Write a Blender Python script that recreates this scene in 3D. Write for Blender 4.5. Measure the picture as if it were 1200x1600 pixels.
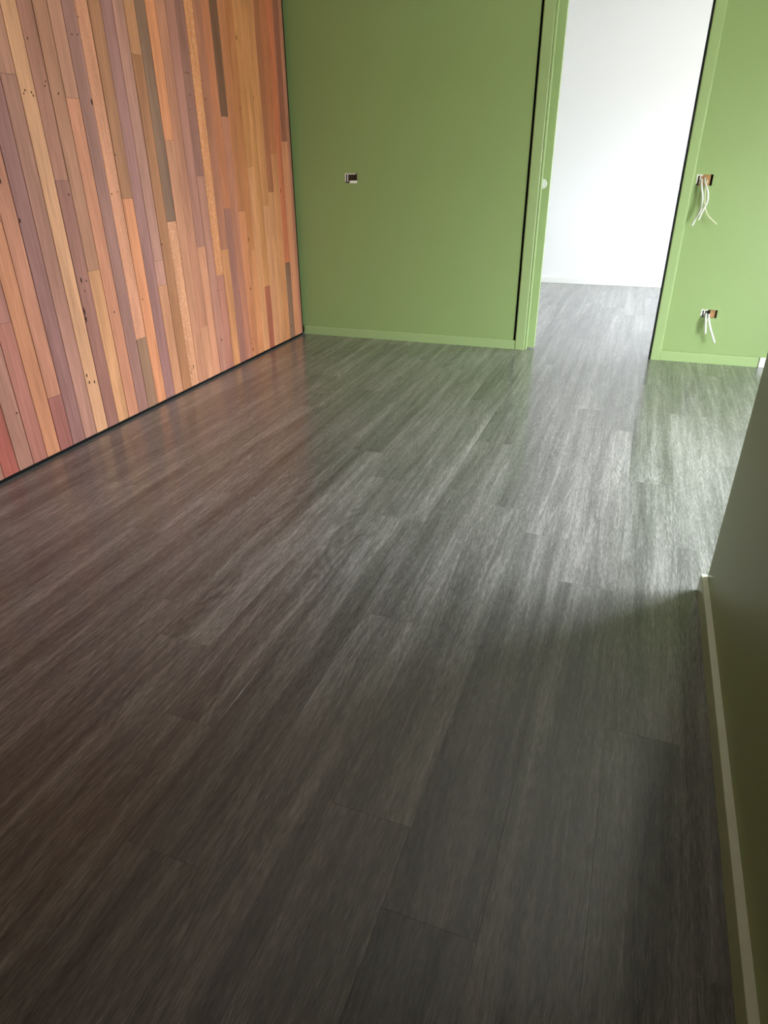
import bpy, bmesh, math, random
from mathutils import Vector, Matrix

SC = bpy.context.scene
C = SC.collection
for o in list(bpy.data.objects):
    bpy.data.objects.remove(o, do_unlink=True)
R = random.Random(7)

# ------------------------------------------------------------------ camera
CAM_H, PITCH, ROLL, YAW, F_PX = 1.25, 0.48996629, 0.00819023, 0.35543938, 1030.5
fwd0 = Vector((-math.sin(YAW), math.cos(YAW), 0)); rgt0 = Vector((math.cos(YAW), math.sin(YAW), 0)); up0 = Vector((0, 0, 1))
fwd = math.cos(PITCH) * fwd0 - math.sin(PITCH) * up0
dwn0 = -(math.sin(PITCH) * fwd0 + math.cos(PITCH) * up0)
rgt = math.cos(ROLL) * rgt0 + math.sin(ROLL) * dwn0
dwn = -math.sin(ROLL) * rgt0 + math.cos(ROLL) * dwn0
cam_d = bpy.data.cameras.new('camera')
cam_d.sensor_fit = 'VERTICAL'; cam_d.sensor_height = 24.0; cam_d.lens = F_PX / 1600 * 24.0
cam_d.clip_start = 0.02
cam = bpy.data.objects.new('camera', cam_d); C.objects.link(cam)
cam.matrix_world = Matrix(((rgt.x, -dwn.x, -fwd.x, 0), (rgt.y, -dwn.y, -fwd.y, 0), (rgt.z, -dwn.z, -fwd.z, CAM_H), (0, 0, 0, 1)))
SC.camera = cam

# ------------------------------------------------------------------ sky and exposure
SKY = 52.5
vs = SC.view_settings
vs.view_transform = 'Standard'; vs.look = 'None'; vs.exposure = 0.0; vs.gamma = 1.0; vs.use_curve_mapping = False
W = bpy.data.worlds.new('overcast_sky'); SC.world = W; W.use_nodes = True
nt = W.node_tree; nt.nodes.clear()
tc = nt.nodes.new('ShaderNodeTexCoord'); sep = nt.nodes.new('ShaderNodeSeparateXYZ')
nt.links.new(tc.outputs['Generated'], sep.inputs[0])
rp = nt.nodes.new('ShaderNodeValToRGB')
# overcast sky: three times brighter overhead than at the horizon, pale paving below
e = rp.color_ramp.elements
e[0].position = 0.49; e[0].color = (0.275, 0.275, 0.26, 1)
e[1].position = 0.505; e[1].color = (0.42, 0.45, 0.48, 1)
q = e.new(1.0); q.color = (1.26, 1.36, 1.44, 1)
mr = nt.nodes.new('ShaderNodeMapRange'); mr.inputs[1].default_value = -1; mr.inputs[2].default_value = 1
nt.links.new(sep.outputs[2], mr.inputs[0]); nt.links.new(mr.outputs[0], rp.inputs[0])
bg = nt.nodes.new('ShaderNodeBackground'); bg.inputs[1].default_value = SKY
nt.links.new(rp.outputs[0], bg.inputs[0])
wo = nt.nodes.new('ShaderNodeOutputWorld'); nt.links.new(bg.outputs[0], wo.inputs[0])

# ------------------------------------------------------------------ main dimensions (metres)
CEIL = 2.62
XL = -2.503          # face line of the timber wall
XR = 1.75            # far right wall with the windows
XN = 0.358           # face of the near partition
YN = 2.018           # end of the near partition
YB = -2.6            # wall behind the camera
Y0, SL = 4.9025, 0.022    # front line of the back skirting, the wall runs a little out of square
HALL = 3.1165        # distance from back skirting line to the skirting of the room beyond
DOOR_L, DOOR_R, DOOR_H = -0.700, 0.150, 2.34
WIN1 = (2.18, 3.55, 0.02, 1.86)
WIN2 = (5.87, 7.18, 0.64, 1.92)

def bw(x, off, z):   # a point on the back wall's own axes
    return (x, Y0 + SL * (x - XL) + off, z)

# light portals in the window openings (they only guide the sky light)
def portal(name, y0, y1, z0, z1):
    l = bpy.data.lights.new(name, 'AREA'); l.shape = 'RECTANGLE'; l.size = z1 - z0; l.size_y = y1 - y0
    l.cycles.is_portal = True
    o = bpy.data.objects.new(name, l); C.objects.link(o)
    o.location = (XR + 0.02, (y0 + y1) / 2, (z0 + z1) / 2); o.rotation_euler = (0, math.pi / 2, 0)
portal('window_daylight', *WIN1)
portal('far_room_daylight', *WIN2)

# ------------------------------------------------------------------ helpers
def link(name, me, mat=None, parent=None, loc=None):
    o = bpy.data.objects.new(name, me); C.objects.link(o)
    if mat and not me.materials: me.materials.append(mat)
    if parent: o.parent = parent
    if loc: o.location = loc
    return o
def tag(o, label, cat, group=None, kind=None):
    o['label'] = label; o['category'] = cat
    if group: o['group'] = group
    if kind: o['kind'] = kind
    return o
def mesh_of(name, bm):
    bmesh.ops.recalc_face_normals(bm, faces=bm.faces)
    me = bpy.data.meshes.new(name); bm.to_mesh(me); bm.free(); return me
def add_box(bm, x0, x1, y0, y1, z0, z1, fn=None):
    fn = fn or (lambda a, b, c: (a, b, c))
    v = [bm.verts.new(fn(x, y, z)) for x in (x0, x1) for y in (y0, y1) for z in (z0, z1)]
    for f in ((0, 1, 3, 2), (4, 6, 7, 5), (0, 4, 5, 1), (2, 3, 7, 6), (0, 2, 6, 4), (1, 5, 7, 3)):
        bm.faces.new([v[i] for i in f])
    return v
def box_obj(name, dims, mat, parent=None, fn=None, bev=0, seg=2):
    bm = bmesh.new(); add_box(bm, *dims, fn=fn)
    bmesh.ops.recalc_face_normals(bm, faces=bm.faces)
    if bev:
        bmesh.ops.bevel(bm, geom=bm.edges[:], offset=bev, segments=seg, profile=0.5, affect='EDGES', clamp_overlap=True)
    me = mesh_of(name, bm)
    if bev:
        for p in me.polygons: p.use_smooth = False
    return link(name, me, mat, parent)
def grid_wall(us, zs, opening, t, fn):
    """panel of thickness t (off 0..t) over the grid us x zs, with opening(ucentre, zcentre) -> bool cells left out"""
    bm = bmesh.new(); vc = {}
    def V(i, k, j):
        if (i, k, j) not in vc: vc[(i, k, j)] = bm.verts.new(fn(us[i], (0, t)[k], zs[j]))
        return vc[(i, k, j)]
    nu, nz = len(us) - 1, len(zs) - 1
    solid = [[not opening((us[i] + us[i + 1]) / 2, (zs[j] + zs[j + 1]) / 2) for j in range(nz)] for i in range(nu)]
    S = lambda i, j: 0 <= i < nu and 0 <= j < nz and solid[i][j]
    for i in range(nu):
        for j in range(nz):
            if not solid[i][j]: continue
            bm.faces.new((V(i, 0, j), V(i + 1, 0, j), V(i + 1, 0, j + 1), V(i, 0, j + 1)))
            bm.faces.new((V(i, 1, j), V(i, 1, j + 1), V(i + 1, 1, j + 1), V(i + 1, 1, j)))
            if not S(i - 1, j): bm.faces.new((V(i, 0, j), V(i, 0, j + 1), V(i, 1, j + 1), V(i, 1, j)))
            if not S(i + 1, j): bm.faces.new((V(i + 1, 0, j), V(i + 1, 1, j), V(i + 1, 1, j + 1), V(i + 1, 0, j + 1)))
            if not S(i, j - 1): bm.faces.new((V(i, 0, j), V(i, 1, j), V(i + 1, 1, j), V(i + 1, 0, j)))
            if not S(i, j + 1): bm.faces.new((V(i, 0, j + 1), V(i + 1, 0, j + 1), V(i + 1, 1, j + 1), V(i, 1, j + 1)))
    return mesh_of('panel', bm)

# ------------------------------------------------------------------ materials
class NT:
    def __init__(s, name):
        s.m = bpy.data.materials.new(name); s.m.use_nodes = True; s.t = s.m.node_tree
        s.b = s.t.nodes['Principled BSDF']
    def n(s, typ, **kw):
        q = s.t.nodes.new('ShaderNode' + typ)
        for k, v in kw.items(): setattr(q, k, v)
        return q
    def set(s, inp, v):
        if hasattr(v, 'is_linked') or isinstance(v, bpy.types.NodeSocket): s.t.links.new(v, inp)
        else: inp.default_value = v
    def math(s, op, a, b=0.0, c=None, clamp=False):
        q = s.n('Math', operation=op); q.use_clamp = clamp
        s.set(q.inputs[0], a); s.set(q.inputs[1], b)
        if c is not None: s.set(q.inputs[2], c)
        return q.outputs[0]
    def vm(s, op, a, b):
        q = s.n('VectorMath', operation=op); s.set(q.inputs[0], a); s.set(q.inputs[1], b); return q.outputs[0]
    def noise(s, vec, scale=1.0, detail=3.0, rough=0.55, dist=0.0):
        q = s.n('TexNoise'); s.set(q.inputs['Vector'], vec); q.inputs['Scale'].default_value = scale
        q.inputs['Detail'].default_value = detail; q.inputs['Roughness'].default_value = rough; q.inputs['Distortion'].default_value = dist
        return q.outputs[0]
    def ramp(s, fac, stops):
        q = s.n('ValToRGB'); s.set(q.inputs[0], fac); e = q.color_ramp.elements
        while len(e) < len(stops): e.new(0.5)
        for i, (p, c) in enumerate(stops):
            e[i].position = p; e[i].color = c if len(c) == 4 else (*c, 1)
        return q.outputs[0]
    def mix(s, fac, a, b, mode='MIX'):
        q = s.n('Mix', data_type='RGBA', blend_type=mode)
        s.set(q.inputs[0], fac); s.set(q.inputs[6], a); s.set(q.inputs[7], b); return q.outputs[2]
    def bump(s, h, strength, dist=0.001):
        q = s.n('Bump'); q.inputs['Strength'].default_value = strength; q.inputs['Distance'].default_value = dist
        s.set(q.inputs['Height'], h); s.t.links.new(q.outputs[0], s.b.inputs['Normal'])
def lin(r, g, b):
    f = lambda c: (c / 255 / 12.92) if c / 255 <= 0.04045 else ((c / 255 + 0.055) / 1.055) ** 2.4
    return (f(r), f(g), f(b), 1)
def simple(name, col, rough=0.5, spec=0.5, noise=0.0, nscale=30, bump=0.0):
    s = NT(name); s.b.inputs['Roughness'].default_value = rough; s.b.inputs['Specular IOR Level'].default_value = spec
    co = s.n('TexCoord').outputs['Object']
    nz = s.noise(co, nscale, 3)
    s.set(s.b.inputs['Base Color'], s.mix(nz, tuple(c * (1 - noise) for c in col[:3]) + (1,), tuple(min(1, c * (1 + noise)) for c in col[:3]) + (1,)))
    if bump: s.bump(s.noise(co, 350, 2), bump, 0.0006)
    return s.m

GREEN_C = (0.265, 0.36, 0.138, 1)
GREEN = simple('green_wall_paint', GREEN_C, 0.42, 0.45, 0.03, 1.4, 0.06)
GREEN_TRIM = simple('green_trim_paint', (0.32, 0.425, 0.185, 1), 0.30, 0.5, 0.03, 3)
SAGE_LIT = simple('sage_edge_lit', (0.84, 0.88, 0.74, 1), 0.5, 0.4, 0.08, 25)  # skirting top edge, light from above put into its colour
WHITE = simple('white_wall_paint', (0.86, 0.86, 0.85, 1), 0.6, 0.3, 0.01, 2, 0.05)
WHITE_TRIM = simple('white_trim_paint', (0.86, 0.86, 0.82, 1), 0.35, 0.5, 0.01, 4)
CEILM = simple('ceiling_paint', (0.82, 0.82, 0.80, 1), 0.8, 0.2, 0.01, 2)
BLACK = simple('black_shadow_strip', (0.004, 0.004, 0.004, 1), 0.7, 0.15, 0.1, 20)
SCREED = simple('screed', (0.2, 0.19, 0.18, 1), 0.9, 0.2, 0.1, 8)
PLASTER = simple('plasterboard_core', (0.72, 0.68, 0.58, 1), 0.9, 0.2, 0.15, 120)
STEEL = simple('zinc_bracket', (0.70, 0.69, 0.66, 1), 0.4, 0.5, 0.05, 60)
STUD = simple('rough_pine_stud', (0.42, 0.22, 0.10, 1), 0.8, 0.2, 0.35, 40)
STUD_SHADE = simple('shade_dark_stud', (0.09, 0.045, 0.028, 1), 0.8, 0.2, 0.35, 40)  # stud darkened by colour to stand for shade in the empty cut-out
CABLE = simple('white_pvc_cable', (0.80, 0.82, 0.78, 1), 0.4, 0.4, 0.04, 60)
CABLE_Y = simple('aged_ivory_cable', (0.66, 0.66, 0.46, 1), 0.4, 0.4, 0.04, 60)
COPPER = simple('copper_core', (0.55, 0.25, 0.12, 1), 0.35, 0.6, 0.05, 60)
CHROME = simple('satin_white_metal', (0.86, 0.87, 0.88, 1), 0.3, 0.6, 0.02, 40)
ALU = simple('white_window_aluminium', (0.8, 0.8, 0.8, 1), 0.4, 0.5, 0.01, 10)
HOLE = simple('dark_nail_hole', (0.020, 0.010, 0.006, 1), 0.9, 0.1, 0.2, 200)

def glass_mat():
    s = NT('window_glass'); s.t.nodes.remove(s.b)
    tr = s.n('BsdfTransparent'); gl = s.n('BsdfGlossy'); gl.inputs['Roughness'].default_value = 0.02
    mx = s.n('MixShader'); mx.inputs[0].default_value = 0.06
    s.t.links.new(tr.outputs[0], mx.inputs[1]); s.t.links.new(gl.outputs[0], mx.inputs[2])
    s.t.links.new(mx.outputs[0], s.t.nodes['Material Output'].inputs[0]); return s.m
GLASS = glass_mat()

def floor_mat():
    s = NT('grey_oak_vinyl'); oi = s.n('ObjectInfo'); co = s.n('TexCoord').outputs['Object']
    rnd = s.n('CombineXYZ'); s.set(rnd.inputs[0], s.math('MULTIPLY', oi.outputs['Random'], 37.0))
    s.set(rnd.inputs[1], s.math('MULTIPLY', oi.outputs['Random'], 91.0)); s.set(rnd.inputs[2], s.math('MULTIPLY', oi.outputs['Random'], 13.0))
    p = s.vm('ADD', co, rnd.outputs[0])
    low = s.noise(s.vm('MULTIPLY', p, (6.0, 0.50, 1)), 1, 2, 0.5, 0.5)
    band = s.noise(s.vm('MULTIPLY', p, (12, 0.45, 1)), 1, 2, 0.5, 0.5)
    mid = s.noise(s.vm('MULTIPLY', p, (62, 3.4, 1)), 1, 5, 0.66, 0.8)
    fine = s.noise(s.vm('MULTIPLY', p, (400, 30, 1)), 1, 3, 0.65, 0.5)
    pores = s.noise(s.vm('MULTIPLY', p, (620, 44, 1)), 1, 2, 0.5)
    ring = s.math('SINE', s.math('MULTIPLY', low, 230.0))
    mask = s.math('MULTIPLY', s.math('SUBTRACT', s.noise(s.vm('MULTIPLY', p, (9, 1.3, 1)), 1, 1), 0.48, clamp=True), 6.0, clamp=True)
    ring = s.math('MULTIPLY', s.math('MULTIPLY', ring, mask), 0.07)
    v = s.math('MULTIPLY_ADD', s.math('SUBTRACT', band, 0.5), 0.80, 0.475)
    v = s.math('MULTIPLY_ADD', s.math('SUBTRACT', mid, 0.5), 0.75, v)
    v = s.math('MULTIPLY_ADD', s.math('SUBTRACT', fine, 0.5), 1.0, v)
    v = s.math('ADD', v, ring)
    v = s.math('ADD', v, s.math('MULTIPLY', s.math('SUBTRACT', oi.outputs['Random'], 0.5), 0.03))
    col = s.ramp(v, [(0.12, (0.027, 0.0258, 0.0247)), (0.46, (0.122, 0.117, 0.112)), (0.68, (0.244, 0.235, 0.224)), (0.95, (0.44, 0.43, 0.41))])
    hi = s.math('MULTIPLY', s.math('SUBTRACT', pores, 0.57, clamp=True), 5.0, clamp=True)
    col = s.mix(s.math('MULTIPLY', hi, 0.5), col, (0.25, 0.235, 0.215, 1))
    s.set(s.b.inputs['Base Color'], col)
    s.set(s.b.inputs['Roughness'], s.math('MULTIPLY_ADD', fine, 0.12, 0.48))
    s.b.inputs['Specular IOR Level'].default_value = 0.55
    s.b.inputs['Coat IOR'].default_value = 1.5; s.b.inputs['Coat Weight'].default_value = 1.0; s.b.inputs['Coat Roughness'].default_value = 0.18
    s.bump(s.math('ADD', s.math('MULTIPLY', fine, 0.6), s.math('MULTIPLY', pores, 0.6)), 0.22, 0.0010)
    return s.m
FLOOR = floor_mat()

def timber_mat():
    s = NT('reclaimed_hardwood'); oi = s.n('ObjectInfo'); co = s.n('TexCoord').outputs['Object']
    rnd = s.n('CombineXYZ'); s.set(rnd.inputs[0], s.math('MULTIPLY', oi.outputs['Random'], 17.0))
    s.set(rnd.inputs[1], s.math('MULTIPLY', oi.outputs['Random'], 53.0)); s.set(rnd.inputs[2], s.math('MULTIPLY', oi.outputs['Random'], 71.0))
    p = s.vm('ADD', co, rnd.outputs[0])
    broad = s.noise(s.vm('MULTIPLY', p, (1, 14, 1.6)), 1, 3, 0.55, 0.6)
    grain = s.noise(s.vm('MULTIPLY', p, (1, 110, 3.5)), 1, 4, 0.6, 0.4)
    fine = s.noise(s.vm('MULTIPLY', p, (1, 420, 14)), 1, 2, 0.5)
    fig = s.noise(s.vm('MULTIPLY', p, (1, 130, 70)), 1, 2, 0.5, 1.2)
    k = s.math('ADD', s.math('MULTIPLY', broad, 0.75), s.math('MULTIPLY', grain, 0.6))
    k = s.math('MULTIPLY_ADD', fine, 0.30, k)
    k = s.math('SUBTRACT', k, 0.825)
    dark = s.math('MULTIPLY_ADD', k, 1.15, 1.0)
    col = s.mix(1.0, oi.outputs['Color'], s.n('CombineColor').outputs[0], 'MULTIPLY')
    cc = s.n('CombineXYZ'); s.set(cc.inputs[0], dark); s.set(cc.inputs[1], s.math('MULTIPLY_ADD', k, 1.25, 1.0)); s.set(cc.inputs[2], s.math('MULTIPLY_ADD', k, 1.35, 1.0))
    col = s.vm('MULTIPLY', oi.outputs['Color'], cc.outputs[0])
    fl = s.math('MULTIPLY', s.math('SUBTRACT', fig, 0.5, clamp=True), 5.0, clamp=True)
    col = s.mix(s.math('MULTIPLY', fl, s.math('MULTIPLY', oi.outputs['Alpha'], 0.55)), col, lin(236, 190, 150))
    s.set(s.b.inputs['Base Color'], col)
    s.b.inputs['Roughness'].default_value = 0.5; s.b.inputs['Specular IOR Level'].default_value = 0.35
    s.bump(s.math('ADD', grain, fine), 0.12, 0.001)
    return s.m
TIMBER = timber_mat()

# ------------------------------------------------------------------ floor: screed and planks
floor = box_obj('floor', (XL - 0.25, XR + 0.2, YB - 0.15, 8.45, -0.105, -0.005), SCREED)
tag(floor, 'dark grey brown oak plank floor running through the doorway', 'floor', kind='structure')
PW, PL = 0.184, 1.52
def plank_mesh():
    bm = bmesh.new(); g = 0.0001; c = 0.00025; w, l = PW / 2 - g, PL / 2 - g
    b = [bm.verts.new((x, y, -0.005)) for x, y in ((-w, -l), (w, -l), (w, l), (-w, l))]
    m = [bm.verts.new((x, y, -c)) for x, y in ((-w, -l), (w, -l), (w, l), (-w, l))]
    t = [bm.verts.new((x, y, 0)) for x, y in ((-w + c, -l + c), (w - c, -l + c), (w - c, l - c), (-w + c, l - c))]
    bm.faces.new(t); bm.faces.new(b[::-1])
    for i in range(4):
        j = (i + 1) % 4
        bm.faces.new((b[i], b[j], m[j], m[i])); bm.faces.new((m[i], m[j], t[j], t[i]))
    return mesh_of('plank', bm)
pm = plank_mesh(); pm.materials.append(FLOOR)
JOINT = {0: 2.83, 1: 1.93, 2: 0.70, 3: 2.40, 4: 1.55, 5: 2.17, 6: 2.50, 7: 1.245, 8: 2.92, 9: 2.144, 10: 1.755, 11: 2.347, 12: 2.07, 13: 1.25, 14: 2.62, 15: 1.6}
for k in range(-13, 17):
    xc = 0.281 - PW * (k + 0.5)
    if xc < XL - 0.02 or xc > XR + 0.05: continue
    y = JOINT.get(k, R.uniform(0, PL)); y -= math.ceil((y - YB) / PL) * PL
    while y < 8.1:
        link('plank', pm, None, floor, (xc, y + PL / 2, 0)); y += PL

# ------------------------------------------------------------------ ceiling and plain walls
ceil = box_obj('ceiling', (XL - 0.25, XR + 0.2, YB - 0.15, 8.45, CEIL, CEIL + 0.1), CEILM)
tag(ceil, 'plain white plaster ceiling over both rooms', 'ceiling', kind='structure')
w = box_obj('wall_rear', (XL - 0.1, XN, YB - 0.12, YB, 0, CEIL), GREEN)
tag(w, 'green wall behind the camera', 'wall', kind='structure')

# near partition on the right: face X = XN, ends at YN and returns to the right
bm = bmesh.new()
add_box(bm, XN, XR, YB, YN, 0, CEIL)
w = link('wall_right', mesh_of('wall_right', bm), GREEN)
tag(w, 'dark olive green partition wall close by on the right', 'wall', kind='structure')
def skirting(name, x0, x1, y0, y1, h, mat, bev=0.003):
    return box_obj(name, (x0, x1, y0, y1, 0, h), mat, None, None, bev, 3)
bm = bmesh.new()
add_box(bm, XN - 0.019, XN, YB, YN + 0.0115, 0, 0.0635)
bmesh.ops.recalc_face_normals(bm, faces=bm.faces)
bmesh.ops.bevel(bm, geom=bm.edges[:], offset=0.0015, segments=2, profile=0.5, affect='EDGES')
s = link('baseboard_right', mesh_of('baseboard_right', bm), GREEN_TRIM)
cap = box_obj('top_edge', (XN - 0.0175, XN - 0.0002, YB, YN + 0.007, 0.0630, 0.0642), SAGE_LIT, s, None, 0.0004); cap['label'] = 'pale top edge of the skirting, colour lifted for light from above'
tag(s, 'sage green skirting along the foot of the near right wall', 'skirting', kind='structure')
s = box_obj('baseboard_return', (XN + 0.0005, XR, YN, YN + 0.0115, 0, 0.0635), GREEN_TRIM, None, None, 0.0015)
tag(s, 'green skirting round the hidden end of the near right wall', 'skirting', kind='structure')

# window wall far right, two openings
fnx = lambda u, t, z: (XR + t, u, z)
us = sorted({YN - 0.1, *WIN1[:2], *WIN2[:2], 8.3}); zs = sorted({0.0, *WIN1[2:], *WIN2[2:], CEIL})
op = lambda u, z: any(a < u < b and c < z < d for a, b, c, d in (WIN1, WIN2))
me = grid_wall(us, zs, op, 0.11, fnx)
w = link('wall_window', me, WHITE); tag(w, 'white outer wall with two windows, out of view on the right', 'wall', kind='structure')
for n, (y0, y1, z0, z1) in enumerate((WIN1, WIN2), 1):
    bm = bmesh.new(); t = 0.05
    add_box(bm, XR + 0.03, XR + 0.08, y0, y0 + t, z0, z1); add_box(bm, XR + 0.03, XR + 0.08, y1 - t, y1, z0, z1)
    add_box(bm, XR + 0.03, XR + 0.08, y0 + t, y1 - t, z0, z0 + t); add_box(bm, XR + 0.03, XR + 0.08, y0 + t, y1 - t, z1 - t, z1)
    ym = (y0 + y1) / 2
    add_box(bm, XR + 0.035, XR + 0.075, ym - 0.02, ym + 0.02, z0 + t, z1 - t)
    f = link('window_%d' % n, mesh_of('window_frame', bm), ALU)
    tag(f, ('white framed glass slider lighting the green room' if n == 1 else 'white framed window lighting the room beyond the doorway'), 'window', kind='structure')
    for a, b in ((y0 + t, ym - 0.02), (ym + 0.02, y1 - t)):
        box_obj('pane', (XR + 0.052, XR + 0.058, a, b, z0 + t, z1 - t), GLASS, f)

# ------------------------------------------------------------------ back wall: hollow partition with doorway and three cut-outs
FR = 0.016            # wall face sits this far behind the skirting front
GROOVE = (-0.803, -0.787)
HOLES = [(-2.108, -2.016, 1.106, 1.168), (0.243, 0.335, 1.096, 1.158), (0.430, 0.528, 0.302, 0.354)]
fb = lambda u, t, z: bw(u, FR + t, z)
us = sorted({XL - 0.05, GROOVE[0], DOOR_L - 0.014, DOOR_R + 0.012, XR, *[h[0] for h in HOLES], *[h[1] for h in HOLES]})
us = sorted(set(us) | {GROOVE[1]})
zs = sorted({0.0, 0.064, DOOR_H, CEIL, *[h[2] for h in HOLES], *[h[3] for h in HOLES]})
def op_b(u, z):
    if GROOVE[0] < u < GROOVE[1] and 0.064 < z < DOOR_H: return True
    if DOOR_L - 0.014 < u < DOOR_R + 0.012 and z < DOOR_H: return True
    return any(a < u < b and c < z < d for a, b, c, d in HOLES)
w = link('wall_back', grid_wall(us, zs, op_b, 0.012, fb), GREEN)
tag(w, 'sage green painted partition wall with doorway and cable cut-outs', 'wall', kind='structure')
fh = lambda u, t, z: bw(u, 0.112 + t, z)
us = [XL - 0.05, DOOR_L - 0.014, DOOR_R + 0.012, XR]; zs = [0, DOOR_H, CEIL]
w = link('wall_back_far_side', grid_wall(us, zs, lambda u, z: DOOR_L - 0.014 < u < DOOR_R + 0.012 and z < DOOR_H, 0.012, fh), WHITE)
tag(w, 'white lining on the far side of the partition', 'wall', kind='structure')
g = box_obj('trim_1', (GROOVE[0] - 0.004, GROOVE[1] + 0.004, 0.040, 0.046, 0.064, DOOR_H), BLACK, None, bw)
tag(g, 'narrow black shadow groove beside the left door architrave', 'trim', kind='structure')

# skirtings on the back wall
def back_skirt(name, x0, x1, label, off=0.0):
    bm = bmesh.new(); add_box(bm, x0, x1, off, FR, 0, 0.0655, fn=bw)
    bmesh.ops.recalc_face_normals(bm, faces=bm.faces)
    fe = [e for e in bm.edges if all(v.co.z > 0.06 for v in e.verts)]
    bmesh.ops.bevel(bm, geom=fe, offset=0.0065, segments=4, profile=0.5, affect='EDGES')
    return tag(link(name, mesh_of(name, bm), GREEN_TRIM), label, 'skirting', kind='structure')
back_skirt('baseboard_back', XL + 0.003, GROOVE[1] - 0.0004, 'green skirting under the wide wall panel left of the doorway')
back_skirt('baseboard_back_right', 0.2275, 0.842, 'short green skirting right of the doorway under the hanging cables')
off_cut = box_obj('skirting_offcut', (0.848, 1.02, 0.001, FR - 0.0005, 0, 0.0645), WHITE_TRIM, None, bw, 0.002)
tag(off_cut, 'unpainted white skirting piece at the right end of the green skirting', 'skirting')

# architraves, jambs and sliding door
def arch(name, x0, x1, label):
    bm = bmesh.new(); add_box(bm, x0, x1, -0.002, FR - 0.0004, 0, DOOR_H + (0.066 if 1 else 0), fn=bw)
    bmesh.ops.recalc_face_normals(bm, faces=bm.faces)
    ymin = min(v.co.y for v in bm.verts)
    fe = [e for e in bm.edges if abs(e.verts[0].co.z - e.verts[1].co.z) > 1 and (e.verts[0].co.y - Y0 - SL * (e.verts[0].co.x - XL)) < 0.001]
    bmesh.ops.bevel(bm, geom=fe, offset=0.0085, segments=4, profile=0.5, affect='EDGES')
    return tag(link(name, mesh_of(name, bm), GREEN_TRIM), label, 'architrave', kind='structure')
arch('trim_2', GROOVE[1], -0.714, 'green flat architrave up the left side of the doorway')
arch('trim_3', 0.162, 0.228, 'green flat architrave up the right side of the doorway')
h = box_obj('trim_4', (GROOVE[1], 0.228, -0.002, FR - 0.0004, DOOR_H + 0.0665, DOOR_H + 0.13), GREEN_TRIM, None, bw, 0.004)
tag(h, 'green architrave across the top of the doorway', 'architrave', kind='structure')
j = box_obj('trim_5', (-0.7135, -0.700, 0.004, 0.046, 0.0, DOOR_H), GREEN_TRIM, None, bw, 0.0045, 3)
tag(j, 'slim green jamb edge beside the sliding door slot', 'door jamb', kind='structure')
j = box_obj('trim_6', (-0.7135, -0.700, 0.098, 0.124, 0.0, DOOR_H), WHITE_TRIM, None, bw, 0.002)
tag(j, 'white jamb edge on the far side of the sliding door', 'door jamb', kind='structure')
j = box_obj('trim_7', (0.1535, 0.1615, 0.0, 0.110, 0.0, DOOR_H), BLACK, None, bw, 0.0008)
tag(j, 'thin black jamb strip on the right edge of the doorway', 'door jamb', kind='structure')
j = box_obj('trim_8', (DOOR_L - 0.0135, 0.1615, 0.012, 0.124, DOOR_H + 0.0004, DOOR_H + 0.02), GREEN_TRIM, None, bw)
tag(j, 'green head lining over the doorway', 'door jamb', kind='structure')
door = bpy.data.objects.new('door_1', None); C.objects.link(door); door.location = bw(-0.70, 0.07, 0.0)
tag(door, 'green sliding door pushed back into the wall with only its edge showing', 'door', kind='structure')
def under(o, p):
    o.parent = p; o.matrix_parent_inverse = Matrix.Translation(-p.location); return o
under(box_obj('door_leaf', (-1.50, -0.652, 0.052, 0.090, 0.010, DOOR_H - 0.01), GREEN_TRIM, None, bw, 0.002), door)
bm = bmesh.new()
def lathe(bm, prof, cen, seg=32):
    rings = []
    for r, o in prof:
        rings.append([bm.verts.new(bw(cen[0] + r * math.cos(2 * math.pi * i / seg), o, cen[1] + r * math.sin(2 * math.pi * i / seg))) for i in range(seg)])
    for a, b in zip(rings, rings[1:]):
        for i in range(seg): bm.faces.new((a[i], a[(i + 1) % seg], b[(i + 1) % seg], b[i]))
    bm.faces.new(rings[0]); bm.faces.new(rings[-1][::-1])
lathe(bm, [(0.030, 0.053), (0.030, 0.0495), (0.028, 0.0480), (0.023, 0.0480), (0.021, 0.0505), (0.020, 0.0510)], (-0.703, 1.102))
pull = under(link('flush_pull', mesh_of('flush_pull', bm), CHROME), door); pull['label'] = 'round white flush pull half hidden by the jamb'

# ------------------------------------------------------------------ room beyond the doorway
fz = lambda u, t, z: bw(u, HALL + FR + t, z)
w = link('wall_far', grid_wall([XL - 0.05, XR], [0, CEIL], lambda u, z: False, 0.1, fz), WHITE)
tag(w, 'bright white wall of the room beyond the doorway', 'wall', kind='structure')
s = box_obj('baseboard_far', (XL, XR, HALL, HALL + FR, 0, 0.0655), WHITE_TRIM, None, bw, 0.003, 3)
tag(s, 'white skirting at the foot of the far white wall', 'skirting', kind='structure')
w = box_obj('wall_far_left', (XL - 0.2, XL - 0.1, 5.03, 8.3, 0, CEIL), WHITE)
tag(w, 'white side wall of the room beyond, out of view', 'wall', kind='structure')

# ------------------------------------------------------------------ timber wall on the left
TH = 0.019
YEND = 4.873
wl = box_obj('wall_left', (XL - 0.12, XL - TH + 0.002, YB, 4.93, 0, CEIL), BLACK)
tag(wl, 'feature wall clad in upright reclaimed hardwood boards of mixed reds, browns and mauves', 'wall', kind='structure')
bs = box_obj('shadow_strip_left', (XL - TH + 0.0025, XL - 0.0015, YB, YEND, 0, 0.0145), BLACK)  # black strip paints the shade of the gap under the boards
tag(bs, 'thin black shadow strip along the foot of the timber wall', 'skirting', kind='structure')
BP, BY0 = 0.0833, 1.909
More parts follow.
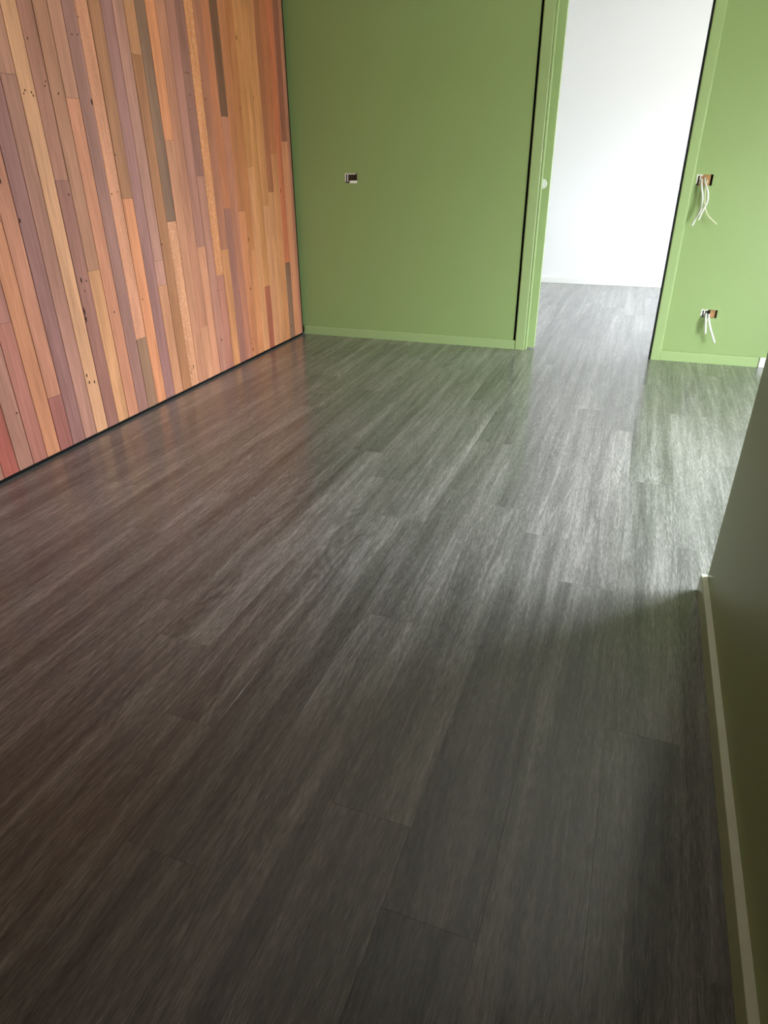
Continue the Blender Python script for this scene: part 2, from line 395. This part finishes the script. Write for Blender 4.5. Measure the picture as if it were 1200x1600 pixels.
# colours from the top piece down (sRGB, figure), joint heights
COL = {
 0: [(165, 88, 78)], 1: [(166, 124, 112)], 2: [(160, 112, 106), (168, 112, 102)], 3: [(160, 115, 95), (196, 138, 104)],
 4: [(186, 132, 110), (150, 95, 92)], 5: [(140, 104, 106)], 6: [(184, 142, 124), (165, 125, 114)], 7: [(212, 168, 132)],
 8: [(165, 122, 108), (146, 106, 100)], 9: [(166, 126, 104), (204, 156, 114)], 10: [(178, 136, 118), (200, 142, 116)],
 11: [(150, 115, 112)], 12: [(206, 150, 122, .5), (150, 122, 102)], 13: [(165, 122, 92), (206, 142, 104)], 14: [(146, 110, 112)],
 15: [(176, 136, 128), (184, 140, 130), (190, 140, 108)], 16: [(190, 142, 104), (162, 116, 82)], 17: [(120, 98, 84), (200, 146, 112, 1)],
 18: [(214, 146, 104), (186, 136, 110)], 19: [(174, 124, 102), (196, 146, 116)], 20: [(165, 120, 112), (196, 142, 114)],
 21: [(138, 100, 96), (165, 120, 108)], 22: [(202, 138, 92, 1), (168, 116, 104)], 23: [(165, 112, 92), (196, 140, 96)],
 24: [(182, 118, 86), (146, 102, 96)], 25: [(108, 80, 66), (176, 120, 100)], 26: [(180, 120, 82), (202, 136, 98)],
 27: [(186, 124, 80), (206, 142, 98)], 28: [(204, 146, 94), (214, 156, 112)], 29: [(206, 148, 96), (170, 98, 80)],
 30: [(200, 142, 94), (212, 156, 116)], 31: [(164, 104, 76), (208, 152, 108)], 32: [(184, 114, 78), (206, 144, 98)],
 33: [(194, 112, 80), (124, 96, 82)], 34: [(142, 88, 74), (206, 142, 106)], 35: [(176, 120, 98)]}
JZ = {2: [0.649], 3: [1.037], 4: [0.276], 6: [1.567], 8: [1.18], 9: [0.785], 10: [1.506], 12: [0.399], 13: [1.088], 15: [0.768, 0.639], 16: [1.72], 17: [0.956], 18: [1.354], 19: [0.34], 20: [0.797], 21: [1.176], 22: [0.612], 23: [0.756], 24: [0.988], 25: [1.49], 26: [0.963], 27: [0.72], 28: [1.217], 29: [0.456], 30: [0.979], 31: [1.06], 32: [1.296], 33: [0.576], 34: [1.372]}
PAL = [v[:3] for c in COL.values() for v in c]
def board(y0, y1, z0, z1, rgb):
    c, g = 0.0017, 0.0012; d = R.uniform(-0.0012, 0.0004)
    yc, zc = (y0 + y1) / 2, (z0 + z1) / 2; hy, hz = (y1 - y0) / 2 - g, (z1 - z0) / 2 - 0.0006
    prof = [(-TH, -hy), (-TH, hy), (d - c, hy), (d, hy - c), (d, -hy + c), (d - c, -hy)]
    bm = bmesh.new()
    a = [bm.verts.new((x, y, -hz)) for x, y in prof]; b = [bm.verts.new((x, y, hz)) for x, y in prof]
    bm.faces.new(a[::-1]); bm.faces.new(b)
    for i in range(6):
        k = (i + 1) % 6; bm.faces.new((a[i], a[k], b[k], b[i]))
    o = link('board', mesh_of('board', bm), TIMBER, wl, (XL, yc, zc))
    mean = (180, 130, 106); rgb = tuple(0.82 * a + 0.18 * b for a, b in zip(rgb[:3], mean)) + tuple(rgb[3:])
    q = lin(*rgb[:3]); o.color = (q[0], q[1] * 0.875, q[2] * 0.80, rgb[3] if len(rgb) > 3 else 0.0)
    return o
pieces = []
for k in range(-53, 36):
    y0 = BY0 + BP * k; y1 = min(y0 + BP, YEND)
    if y0 < YB: continue
    cols = list(COL.get(k, [R.choice(PAL), R.choice(PAL)])); js = list(JZ.get(k, [] if k in COL else [R.uniform(0.4, 2.2)]))
    if k in COL and (not js or js[0] < 1.3):
        js = [R.uniform(2.25, 2.5)] + js; cols = [R.choice(PAL)] + cols
    zz = [CEIL - 0.003] + js + [0.015]
    for i, rgb in enumerate(cols):
        pieces.append((y0, y1, zz[i + 1], zz[i], board(y0, y1, zz[i + 1], zz[i], rgb)))
# nail holes and checks in the boards: (y, z, size)
NAILS = [(2.594, 1.702, 1), (2.643, 1.557, 1), (2.634, 1.54, 1), (2.703, 1.517, 1.3), (2.855, 1.748, 1), (2.89, 1.751, 1), (2.911, 1.818, 1), (2.519, 1.516, 1.2), (2.551, 1.511, 1.2), (2.509, 1.504, 1), (2.558, 1.5, 1.2), (2.902, 1.498, 2.2), (2.64, 1.122, 1.2), (2.996, 1.282, 1), (2.924, 1.113, 1.2), (2.972, 1.12, 1), (2.283, 1.189, 2), (2.329, 1.035, 1.5), (2.604, 0.754, 2), (2.636, 0.746, 1.2), (2.613, 0.702, 1), (2.582, 0.612, 3), (2.579, 0.576, 2.2), (2.784, 0.571, 1.3), (3.015, 0.595, 1.2), (2.508, 0.315, 1.5), (2.515, 0.278, 1.5), (2.549, 0.271, 1.5), (2.06, 0.269, 1.3), (3.25, 0.848, 1.3), (3.685, 1.682, 1.2), (3.709, 1.681, 1.2), (3.695, 1.579, 1.2), (3.678, 1.508, 1.1), (3.844, 1.567, 1.2), (4.251, 1.91, 2.2), (4.227, 1.544, 1.2), (4.398, 1.612, 1.4), (4.671, 1.063, 2.4), (4.169, 0.787, 2.2), (3.772, 0.524, 1), (3.735, 0.526, 1), (3.711, 0.22, 1.5), (4.087, 0.066, 2.2), (4.069, 0.112, 1.3), (4.69, 0.103, 1.6), (4.729, 0.485, 1), (4.77, 0.479, 1), (4.132, 0.475, 1.6), (3.988, 0.469, 1.2), (3.372, 0.131, 1.6), (3.356, 0.119, 1.2), (3.344, 0.099, 1.2), (4.515, 1.089, 1), (4.36, 1.242, 1)]
for y, z, sz in NAILS:
    best = None
    for p in pieces:
        if p[0] <= y <= p[1] and p[2] <= z <= p[3]: best = p
    if best is None: continue
    o = best[4]; xf = max(v.co.x for v in o.data.vertices)
    ry = 0.0026 * min(sz, 1.6); rz = 0.0042 * sz * (1 if sz < 1.5 else 1.5)
    yc = min(max(y, best[0] + ry + 0.003), best[1] - ry - 0.003)
    bm = bmesh.new(); n = 12
    ring = lambda s, x: [bm.verts.new((x, s * ry * math.cos(2 * math.pi * i / n) * (1 + 0.25 * math.sin(3.1 * i + y * 40)), s * rz * math.sin(2 * math.pi * i / n) * (1 + 0.2 * math.cos(2.3 * i + z * 30)))) for i in range(n)]
    a, b = ring(1.0, -0.003), ring(1.0, 0.0003)
    bm.faces.new(b); bm.faces.new(a[::-1])
    for i in range(n): bm.faces.new((a[i], a[(i + 1) % n], b[(i + 1) % n], b[i]))
    link('nail_hole', mesh_of('nail_hole', bm), HOLE, o, (xf, yc - o.location.y, z - o.location.z))

# ------------------------------------------------------------------ cut-outs: brackets, studs and cables
def bracket(hole, label, flip=False):
    u0, u1, z0, z1 = hole
    e = bpy.data.objects.new('mounting_bracket', None); C.objects.link(e); e.location = bw((u0 + u1) / 2, FR, z0)
    tag(e, label, 'bracket', 'wall plate brackets')
    o0 = FR - 0.0012
    # left loop flange, top strip, bottom tab
    bm = bmesh.new(); f = 0.006
    for a, b, c, d in ((u0 - 0.001, u0 + f, z0 + 0.010, z1 + 0.001), (u0 + 0.017, u0 + 0.017 + f, z0 + 0.008, z1), (u0 + f, u0 + 0.017, z1 - 0.006, z1 + 0.001)):
        add_box(bm, a, b, o0, FR + 0.002, c, d, fn=bw)
    under(link('side_flange', mesh_of('side_flange', bm), STEEL), e)
    under(box_obj('top_strip', (u0 + 0.020, u1 - (0.060 if flip else 0.012), o0, FR + 0.006, z1 - 0.007, z1), STEEL, None, bw, 0.0005), e)
    if not flip:
        under(box_obj('bottom_tab', (u0 + 0.034, u1 - 0.001, o0 - 0.001, FR + 0.010, z0 - 0.001, z0 + 0.016), WHITE_TRIM, None, bw, 0.0015), e)
    return e
bracket(HOLES[0], 'zinc bracket in the empty cut-out on the wide green panel by the timber wall')
bracket(HOLES[1], 'zinc bracket in the upper cut-out right of the doorway', True)
bracket(HOLES[2], 'zinc bracket in the low cut-out above the right skirting', True)
def stud(x0, x1, z0, z1, label, off=0.030, mat=None):
    o = box_obj('timber_noggin', (x0, x1, off, 0.100, z0, z1), mat or STUD, None, bw, 0.001); return tag(o, label, 'timber', 'studs inside the partition')
stud(0.258, 0.322, 0.0, CEIL - 0.12, 'raw pine stud showing inside the upper cut-out behind the cables')
stud(0.487, 0.520, 0.0, CEIL - 0.12, 'raw pine stud showing inside the low cut-out behind the cables', 0.036)
stud(-2.125, -2.000, 0.0, CEIL - 0.12, 'stud coloured dark for the shade inside the empty cut-out', 0.062, STUD_SHADE)

def tube(name, pts, rx, mat, parent=None, seg=10):
    cu = bpy.data.curves.new(name, 'CURVE'); cu.dimensions = '3D'; cu.bevel_depth = rx; cu.bevel_resolution = 3; cu.resolution_u = 8; cu.use_fill_caps = True
    sp = cu.splines.new('NURBS'); sp.points.add(len(pts) - 1)
    for q, p in zip(sp.points, pts): q.co = (*p, 1)
    sp.use_endpoint_u = True; sp.order_u = 3
    tmp = bpy.data.objects.new(name, cu); C.objects.link(tmp)
    dg = bpy.context.evaluated_depsgraph_get(); me = bpy.data.meshes.new_from_object(tmp.evaluated_get(dg))
    bpy.data.objects.remove(tmp, do_unlink=True)
    for p in me.polygons: p.use_smooth = True
    me.materials.clear()
    return link(name, me, mat, parent)
def cable(pts, r, mat, label, core=True):
    o = tube('cable', pts, r, mat); tag(o, label, 'cable', 'cables hanging from the wall cut-outs')
    if core:
        a, b = Vector(pts[-2]), Vector(pts[-1]); d = (b - a).normalized()
        under(tube('core', [tuple(b - d * 0.002), tuple(b + d * 0.004), tuple(b + d * 0.008)], r * 0.55, CABLE, None), o)
    return o
cable([(0.272, 4.986, 1.132), (0.273, 4.956, 1.118), (0.280, 4.933, 1.08), (0.293, 4.926, 1.045), (0.300, 4.924, 0.992), (0.297, 4.922, 0.952), (0.279, 4.920, 0.922), (0.268, 4.923, 0.877)], 0.0060, CABLE, 'longest white cable of the upper cut-out, its end swung left')
cable([(0.290, 4.986, 1.138), (0.289, 4.955, 1.122), (0.306, 4.920, 1.091), (0.322, 4.908, 1.052), (0.326, 4.902, 1.01), (0.315, 4.896, 0.978), (0.306, 4.892, 0.956), (0.297, 4.894, 0.912)], 0.0052, CABLE, 'white cable of the upper cut-out that bows right and crosses left')
cable([(0.305, 4.986, 1.126), (0.303, 4.966, 1.108), (0.302, 4.952, 1.069), (0.309, 4.945, 1.019), (0.321, 4.938, 0.973), (0.336, 4.934, 0.941), (0.360, 4.928, 0.914), (0.401, 4.922, 0.886)], 0.0042, CABLE_Y, 'thin ivory cable of the upper cut-out curling out to the right')
cable([(0.462, 4.990, 0.327), (0.459, 4.955, 0.321), (0.463, 4.932, 0.297), (0.469, 4.927, 0.257), (0.477, 4.922, 0.216)], 0.0065, CABLE, 'shorter straight white cable hanging from the low cut-out')
cable([(0.480, 4.990, 0.323), (0.478, 4.950, 0.309), (0.488, 4.924, 0.278), (0.505, 4.915, 0.235), (0.541, 4.908, 0.164)], 0.0068, CABLE, 'longer white cable from the low cut-out slanting right')
